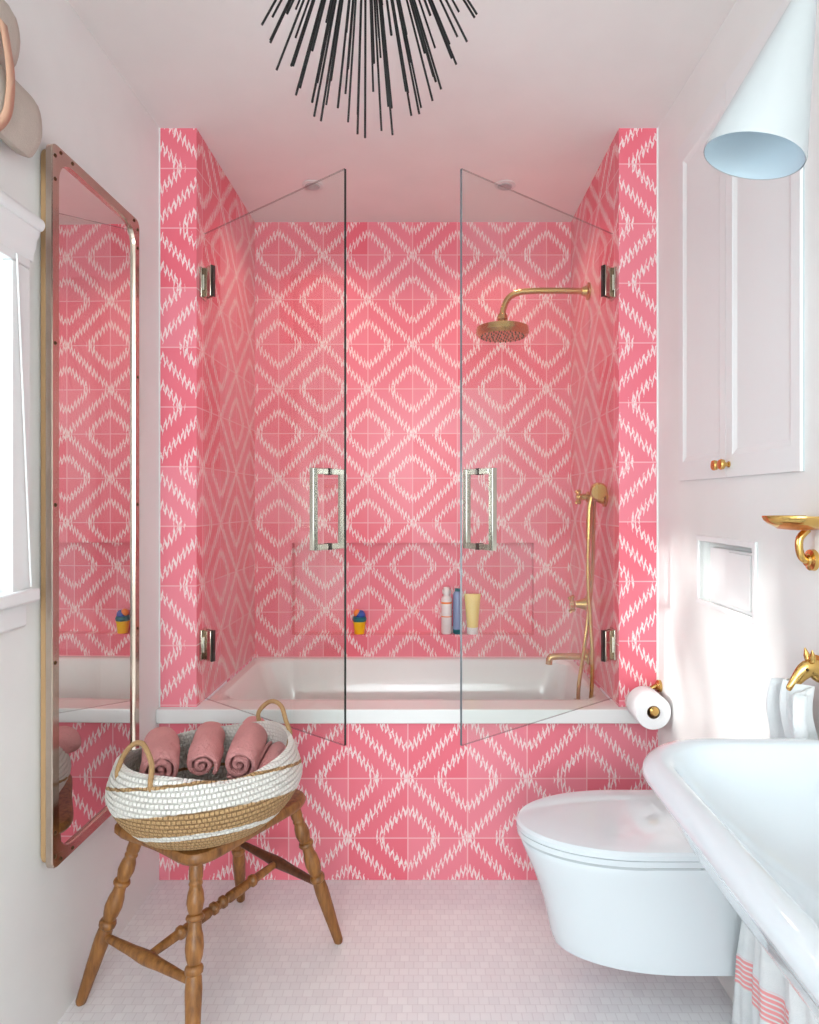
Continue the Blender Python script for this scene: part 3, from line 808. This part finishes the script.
bm = nb(); lathe(bm, (.62, .77, .67), (.62, .77, .45), [(0, .03), (.1, .02), (.5, .02), (.55, .035), (1, .035)], 24)
tube(bm, spline([(.62, .77, .50), (.66, .77, .49), (.72, .77, .50), (XR-.002, .77, .50)], 5), .018)
obj('trap_pipe', bm, M['gold'], sk)

# ------------------------------------------------------------------ soap dish
sdh = thing('soap_dish', 'brass shell-like soap dish on a bent wall bracket', 'soap dish', (XR, 1.32, 1.16))
bm = nb()
cx, cy, cz = .742, 1.30, 1.245
rings = []
for (s, z) in ((.25, -.022), (.6, -.020), (.85, -.011), (.96, -.004), (1.0, .002), (.99, .0045), (.82, -.006), (.55, -.014), (.1, -.016)):
    ring = []
    for i in range(40):
        a = 2*PI*i/40; c_, s_ = math.cos(a), math.sin(a)
        ex = .070*(1+.10*max(0, -c_)**6)
        flu = 1
        ring.append((cx-.000+ex*s*c_*flu, cy+.055*s*s_*flu, cz+z))
    rings.append(ring)
ringloft(bm, rings); obj('dish', bm, M['gold'], sdh)
bm = nb(); rings = []
for (s, z) in ((.3, -.0235), (.62, -.0212), (.84, -.0125), (.93, -.008), (.80, -.014), (.5, -.0205)):
    rings.append([(cx-.004+.066*s*math.cos(2*PI*i/40), cy+.052*s*math.sin(2*PI*i/40), cz+z) for i in range(40)])
ringloft(bm, rings[:4], True, False); obj('underside', bm, M['copper'], sdh, label='orange-toned underside')
bm = nb(); tube(bm, spline([(.762, 1.315, 1.222), (.747, 1.315, 1.205), (.745, 1.315, 1.185), (.750, 1.315, 1.167), (.760, 1.317, 1.160), (XR-.006, 1.32, 1.160)], 6), .0075)
obj('bracket', bm, M['gold'], sdh)
obj('wall_flange', lathe(nb(), (XR, 1.32, 1.16), (XR-.016, 1.32, 1.16), [(0, .022), (.5, .021), (.7, .013), (1, .012)], 24), M['gold'], sdh)

# ------------------------------------------------------------------ horse-head hook
hh = thing('horse_head_hook', 'brass horse-head towel hook on the right wall', 'hook', (XR, 1.262, .948))
bm = nb()
# side view in the X-Z plane: head points left (-X) and down, neck to the wall
spine = [((XR-.004, .941), .020), ((XR-.020, .950), .0215), ((XR-.036, .958), .020), ((XR-.048, .956), .0175), ((XR-.058, .946), .0145), ((XR-.067, .934), .0112), ((XR-.075, .923), .0092), ((XR-.080, .917), .0085), ((XR-.083, .913), .005)]
HY = 1.262
rings = []
for k, ((x, z), r) in enumerate(spine):
    a_ = spine[max(k-1, 0)][0]; b_ = spine[min(k+1, len(spine)-1)][0]
    d = Vector((b_[0]-a_[0], 0, b_[1]-a_[1])).normalized(); nrm = Vector((-d.z, 0, d.x))
    rings.append([tuple(Vector((x, HY, z))+nrm*(r*1.05*math.cos(2*PI*i/16))+Vector((0, 1, 0))*(r*.62*math.sin(2*PI*i/16))) for i in range(16)])
ringloft(bm, rings)
obj('head', bm, M['gold'], hh, subsurf=1)
bm = nb()
for s_ in (-1, 1): lathe(bm, (XR-.040, HY+s_*.008, .971), (XR-.044, HY+s_*.012, 0.994), [(0, .006), (.4, .0062), (1, .001)], 10)
obj('ears', bm, M['gold'], hh)
bm = nb(); pts = [(XR-.042, .977), (XR-.030, .983), (XR-.012, .977), (XR-.002, .967), (XR-.002, .943), (XR-.02, .958), (XR-.034, .971)]
prism(bm, pts, 1, HY-.004, HY+.004); obj('mane', bm, M['copper'], hh, bevel=.002)
bm = nb(); 
for s_ in (-1, 1):
    bmesh.ops.create_uvsphere(bm, u_segments=10, v_segments=8, radius=.0032, matrix=Matrix.Translation((XR-.052, HY+s_*.0095, .956)))
obj('eyes', bm, M['dark_edge'], hh)
obj('wall_plate', lathe(nb(), (XR, HY, .941), (XR-.008, HY, .941), [(0, .028), (.6, .028), (1, .023)], 28), M['gold'], hh)

# towel under the hook: bunched at the top, fanning out along the wall
bm = nb(); uvl = bm.loops.layers.uv.new('uv')
nu, nv = 60, 60
grid = []
for j in range(nv+1):
    f = j/nv; z = .915-.86*f
    wY = .058+.150*min(1, f*1.25)**.9
    yc = 1.278+.085*f
    row_ = []
    for i in range(nu+1):
        s_ = i/nu*2-1
        fold = math.sin(s_*9+f*1.3)*(.020-.008*f)+.006*math.sin(s_*23+f*5)
        x = XR-.040-.012*(1-f) + fold - .020*math.exp(-((f-.05)/.08)**2)
        zz_ = z - .03*abs(s_)**2*f + (.02*(1-abs(s_)))*(1-f)
        row_.append((Vector((min(x, XR-.004), yc+wY*s_*1.0, zz_)), (i/nu, 1-f)))
    grid.append(row_)
V = [[bm.verts.new(p[0]) for p in r_] for r_ in grid]
for j in range(nv):
    for i in range(nu):
        f_ = bm.faces.new((V[j][i], V[j][i+1], V[j+1][i+1], V[j+1][i]))
        for lp_, (jj, ii) in zip(f_.loops, ((j, i), (j, i+1), (j+1, i+1), (j+1, i))): lp_[uvl].uv = grid[jj][ii][1]
ht = obj('hand_towel', bm, M['hand_towel'])
tag(ht, 'white cotton towel with fine pink stripes hanging below the horse-head hook', 'towel')
sm = ht.modifiers.new('solid', 'SOLIDIFY'); sm.thickness = .004; sm.offset = 0

# ------------------------------------------------------------------ stool
SC = Vector((-.567, 1.779, 0)); e1 = Vector((.517, .856, 0)).normalized(); e2 = Vector((.856, -.517, 0)).normalized()
st = thing('wooden_stool', 'turned-leg wooden stool standing by the left wall', 'stool', tuple(SC))
ZS = .445
bm = nb()
outl = []
def sq(a, b): return SC+e1*a+e2*b
N = 72
base_pts = []
for k in range(N):
    a = 2*PI*k/N; c_, s_ = math.cos(a), math.sin(a); p = 5.0
    r_ = (abs(c_)**p+abs(s_)**p)**(-1/p)
    A_, B_ = r_*c_, r_*s_
    # dip the short ends inwards, lobes at the corners
    A2 = .222*A_*(1-.10*(abs(A_)**6)*math.cos(min(1, abs(B_))*PI/2)**1.0)
    B2 = .165*B_*(1-.05*(abs(B_)**6)*math.cos(min(1, abs(A_))*PI/2))
    base_pts.append((A2, B2*1.10-.018))
for (s_, z) in ((.90, ZS-.034), (.965, ZS-.030), (1.0, ZS-.020), (1.0, ZS-.010), (.975, ZS-.002), (.93, ZS), (.6, ZS-.006), (.2, ZS-.010)):
    outl.append([tuple(sq(a*s_, b*s_)+Vector((0, 0, z))) for a, b in base_pts])
ringloft(bm, outl)
obj('seat', bm, M['wood'], st)
LP = [(0, .015), (.04, .0165), (.085, .0165), (.10, .0145), (.115, .0165), (.13, .0145), (.17, .019), (.205, .0205), (.235, .018), (.262, .0145), (.268, .0195), (.280, .0215), (.292, .0195), (.298, .0145),
      (.33, .0155), (.38, .020), (.425, .0215), (.46, .0195), (.50, .0150), (.508, .0195), (.522, .0215), (.540, .0205), (.550, .0165), (.565, .018), (.62, .0195), (.75, .0175), (.90, .0145), (.985, .0132), (1, .0105)]
def finer(prof, m=3):
    out = []
    for (a, r), (b, q) in zip(prof, prof[1:]):
        for k in range(m):
            f = k/m; g_ = f*f*(3-2*f); out.append((a+(b-a)*f, r+(q-r)*g_))
    out.append(prof[-1]); return out
LPf = finer(LP)
legs = {}
for nm, (a, b) in {'L': (-1, -1), 'F': (-1, 1), 'R': (1, 1), 'B': (1, -1)}.items():
    p0 = sq(a*.168, b*.112)+Vector((0, 0, ZS-.030)); p1 = sq(a*.255, b*.203)+Vector((0, 0, .0))
    if nm == 'L': p1 = Vector((-.886, 1.668, 0))
    if nm == 'R': p1 = Vector((-.258, 1.900, 0))
    if nm == 'B': p1 = Vector((-.60, 2.10, 0)); p0 = sq(.15, -.10)+Vector((0, 0, ZS-.030))
    legs[nm] = (p0, p1)
    obj('leg', lathe(nb(), p0, p1, LPf, 22), M['wood'] if nm != 'B' else M['wood'], st)
def legpt(nm, f): return legs[nm][0].lerp(legs[nm][1], f)
sp = finer([(0, .008), (.1, .010), (.3, .0125), (.5, .0165), (.7, .0125), (.9, .010), (1, .008)])
sA0, sA1 = legpt('L', .60), legpt('F', .585)
sB0, sB1 = legpt('B', .45), legpt('R', .575)
obj('stretcher', lathe(nb(), sA0, sA1, sp, 16), M['wood'], st)
obj('stretcher', lathe(nb(), sB0, sB1, sp, 16), M['wood_dark'], st)
mp_ = finer([(0, .009), (.1, .011), (.2, .012), (.215, .0165), (.235, .017), (.25, .012), (.33, .014), (.42, .0145), (.44, .0105), (.455, .0165), (.475, .0165), (.49, .0115), (.51, .0115), (.525, .0165), (.545, .0165), (.56, .0105), (.58, .0145), (.67, .014),
             (.75, .012), (.765, .017), (.785, .0165), (.80, .012), (.9, .011), (1, .009)], 2)
obj('stretcher', lathe(nb(), sA0.lerp(sA1, .5), sB0.lerp(sB1, .5), mp_, 16), M['wood'], st)

# ------------------------------------------------------------------ basket
bk_ = thing('towel_basket', 'white and tan crochet basket with rope handles on the stool', 'basket', tuple(BC), BR)
a0, b0 = .243, .220
def rimh(a): return .168+.026*abs(math.cos(a-.25))**2+.004*math.sin(5*a)
def brad(f):   # belly profile, f 0..1 up the wall
    return .66+.34*math.sin(min(1, f*1.45)*PI/2)**.85 - .11*max(0, f-.55)**1.3/.35
bm = nb(); rings = []
NA = 120; NVv = 16*6
for j in range(NVv+1):
    f = j/NVv; ring = []
    for i in range(NA):
        a = 2*PI*i/NA; c_, s_ = math.cos(a), math.sin(a)
        h = rimh(a)*f
        q = brad(f)*(1+.013*abs(math.sin(PI*h/.0118)))
        ring.append((a0*q*c_, b0*q*s_, h+.004))
    rings.append(ring)
for j in range(12, -1, -1):
    f = j/12; rings.append([(a0*(brad(f)-.045)*math.cos(2*PI*i/NA), b0*(brad(f)-.055)*math.sin(2*PI*i/NA), rimh(2*PI*i/NA)*f*.985+.010) for i in range(NA)])
ringloft(bm, rings)
obj('woven_body', bm, M['basket'], bk_, world=False)
def handle(az, half, lean):
    az = math.radians(az); half = math.radians(half)
    def rp(a, k, z): return Vector((a0*k*math.cos(a), b0*k*math.sin(a), z))
    e = brad(1)
    pts = [rp(az-half, e*1.0, .150), rp(az-half, e*1.03, .185), rp(az-half*.92, e*.98, .222), rp(az-half*.5, e*(1-lean*.7), .252), rp(az, e*(1-lean), .262),
           rp(az+half*.5, e*(1-lean*.7), .252), rp(az+half*.92, e*.98, .222), rp(az+half, e*1.03, .185), rp(az+half, e*1.0, .150)]
    return tube(nb(), spline(pts, 6), .0062, 10)
obj('rope_handle', handle(203, 17, .10), M['rope'], bk_, world=False)
obj('rope_handle', handle(17, 19, .02), M['rope'], bk_, world=False)

# towels: rolled pink terry, one mesh each
def towel_roll(name, c, axis, L, R, label, turns=2.6, seed=1, squash=.9):
    d, a, b = frame_of(Vector(axis)); c = Vector(c)
    bm = nb(); nseg = int(turns*22); nl = 14; tck = R/(turns+.35)*.74
    r0 = R*.16
    sec = []
    for k in range(nseg+1):
        f = k/nseg; th = 2*PI*turns*f+seed; r = r0+(R-r0)*f
        sec.append((th, r))
    def pt(th, r, l):
        u = l/L-.5
        lump = 1+.16*noise.noise(Vector((math.cos(th)*1.5, math.sin(th)*1.5, u*4+seed*7)))+.05*noise.noise(Vector((math.cos(th)*5, math.sin(th)*5, u*11+seed*3)))
        end = 1-.10*(abs(u)*2)**6
        tel = .010*(r/R)**2*math.sin(seed*3+th*.5)*(1 if u > 0 else -1)*abs(u)*2
        sag = Vector((0, 0, -.006*(u*2)**2))
        return c+d*(u*L+tel)+a*(r*lump*end*math.cos(th))+b*(r*lump*end*math.sin(th)*squash)+sag
    O_ = [[bm.verts.new(pt(th, r, L*l/nl)) for l in range(nl+1)] for th, r in sec]
    I_ = [[bm.verts.new(pt(th, r-tck, L*l/nl)) for l in range(nl+1)] for th, r in sec]
    for k in range(nseg):
        for l in range(nl):
            bm.faces.new((O_[k][l], O_[k+1][l], O_[k+1][l+1], O_[k][l+1]))
            bm.faces.new((I_[k][l], I_[k][l+1], I_[k+1][l+1], I_[k+1][l]))
        for l in (0, nl): bm.faces.new((O_[k][l], I_[k][l], I_[k+1][l], O_[k+1][l]))
    for k in (0, nseg):
        for l in range(nl): bm.faces.new((O_[k][l], O_[k][l+1], I_[k][l+1], I_[k][l]))
    o = obj(name, bm, M['pink_terry'], bevel=.0, subsurf=1)
    return tag(o, label, 'towel', 'rolled pink towels in the basket')
def bp(x, y, z):
    return BC+Matrix.Rotation(BR, 4, 'Z') @ Vector((x, y, z))
towel_roll('rolled_towel', (-.712, 1.735, .612), (.36, -.90, -.02), .225, .056, 'rolled pink terry towel at the left end of the basket, under the left rope handle', 2.5, 1)
towel_roll('rolled_towel', (-.612, 1.800, .606), (.24, -.95, .0), .255, .049, 'rolled pink towel, second from the left, its spiral end facing out', 2.3, 2)
towel_roll('rolled_towel', (-.505, 1.825, .604), (.12, -.98, -.02), .275, .057, 'fat rolled pink towel in the middle right, its end facing out', 2.4, 3)
towel_roll('rolled_towel', (-.425, 1.800, .567), (.02, -.95, .0), .19, .045, 'rolled pink towel at the right end of the basket, inside the right rope handle', 2.5, 4)
towel_roll('rolled_towel', (-.660, 1.590, .535), (.95, -.05, .0), .18, .030, 'rolled pink towel lying lowest at the front inside the basket', 2.5, 5)

# ------------------------------------------------------------------ chandelier
CC = Vector((-.095, 1.0, 2.288)); CA, CL, CU = .208, .435, .225
ch = thing('urchin_chandelier', 'black sea-urchin chandelier of thin radiating rods', 'chandelier', tuple(CC))
bm = nb(); bmesh.ops.create_uvsphere(bm, u_segments=32, v_segments=20, radius=.045)
obj('core_ball', bm, M['black_metal'], ch, world=False)
bm = nb(); cyl(bm, (0, 0, .03), (0, 0, ZC-CC.z-.02), .006, 12); obj('stem', bm, M['black_metal'], ch, world=False)
bm = nb(); lathe(bm, (0, 0, ZC-CC.z), (0, 0, ZC-CC.z-.025), [(0, .06), (.5, .06), (1, .03)], 32); obj('canopy', bm, M['black_metal'], ch, world=False)
dirs = []
for k in range(1, 18):
    th = math.radians(180-10*k+2); n_ = max(1, round(2*PI*math.sin(th)/.25)); ph0 = k*1.7
    for q_ in range(n_):
        ph = ph0+2*PI*q_/n_+random.uniform(-.03, .03); t2 = th+random.uniform(-.03, .03)
        sx_ = abs(math.sin(t2))**.80; dirs.append(Vector((sx_*math.cos(ph), sx_*math.sin(ph), math.cos(t2))))
dirs.sort(key=lambda d: d.z)
RODR = .0018
bm = nb(); cyl(bm, (0, 0, .03), (0, 0, .45), RODR, 8)
proto = obj('rod', bm, M['black_metal'], ch, world=False)
for k, d in enumerate(dirs[:98]):
    o = proto if k == 0 else proto.copy()
    if k: C.objects.link(o); o.parent = ch
    tip = Vector((d.x*CA, d.y*CA, d.z*CL))*random.uniform(.96, 1.0)
    o.rotation_euler = tip.to_track_quat('Z', 'Y').to_euler(); o.scale = (1, 1, tip.length/.45)
bm = nb()
for d in dirs[98:]:
    tip = Vector((d.x*CA, d.y*CA, d.z*(CU if d.z > 0 else CL))); cyl(bm, tip.normalized()*.03, tip, RODR, 6)
hr = obj('rod', bm, M['black_metal'], ch, world=False); hr['kind'] = 'stuff'; hr['label'] = 'upper rods'

# ------------------------------------------------------------------ outdoors beyond the left window
bm = nb(); box(bm, -9, XL-.35, -6, 8, -.4, -.1)
tag(obj('garden_ground', bm, M['ground'], smooth=False), 'pale gravel garden ground outside the left window', 'ground', kind='structure')
bm = nb(); random.seed(11)
wc_ = Vector((-.908, 1.0, 1.45)) - SUN_DIR*2.2
for k in range(270):  # unseen leaves, added to break the sun into streaks on the right wall
    p = wc_+Vector((random.uniform(-.35, .35), random.uniform(-.62, .62), random.uniform(-.40, .85)))
    l = random.uniform(.16, .40); wd = l*.10
    d = Vector((random.uniform(-.2, .2), random.uniform(-.75, -.25), -.85)).normalized(); s_ = d.cross(Vector((1, random.uniform(-.6, .6), random.uniform(-.4, .4)))).normalized()
    v = [bm.verts.new(q) for q in (p, p+d*l*.3+s_*wd*.8, p+d*l*.6+s_*wd*.8, p+d*l, p+d*l*.6-s_*wd*.8, p+d*l*.3-s_*wd*.8)]
    bm.faces.new(v)
lv = obj('leaves', bm, M['leaf'], smooth=False)
sm = lv.modifiers.new('solid', 'SOLIDIFY'); sm.thickness = .002
tag(lv, 'green leaves added out of view beyond the left window to streak the sun', 'leaves', kind='stuff')
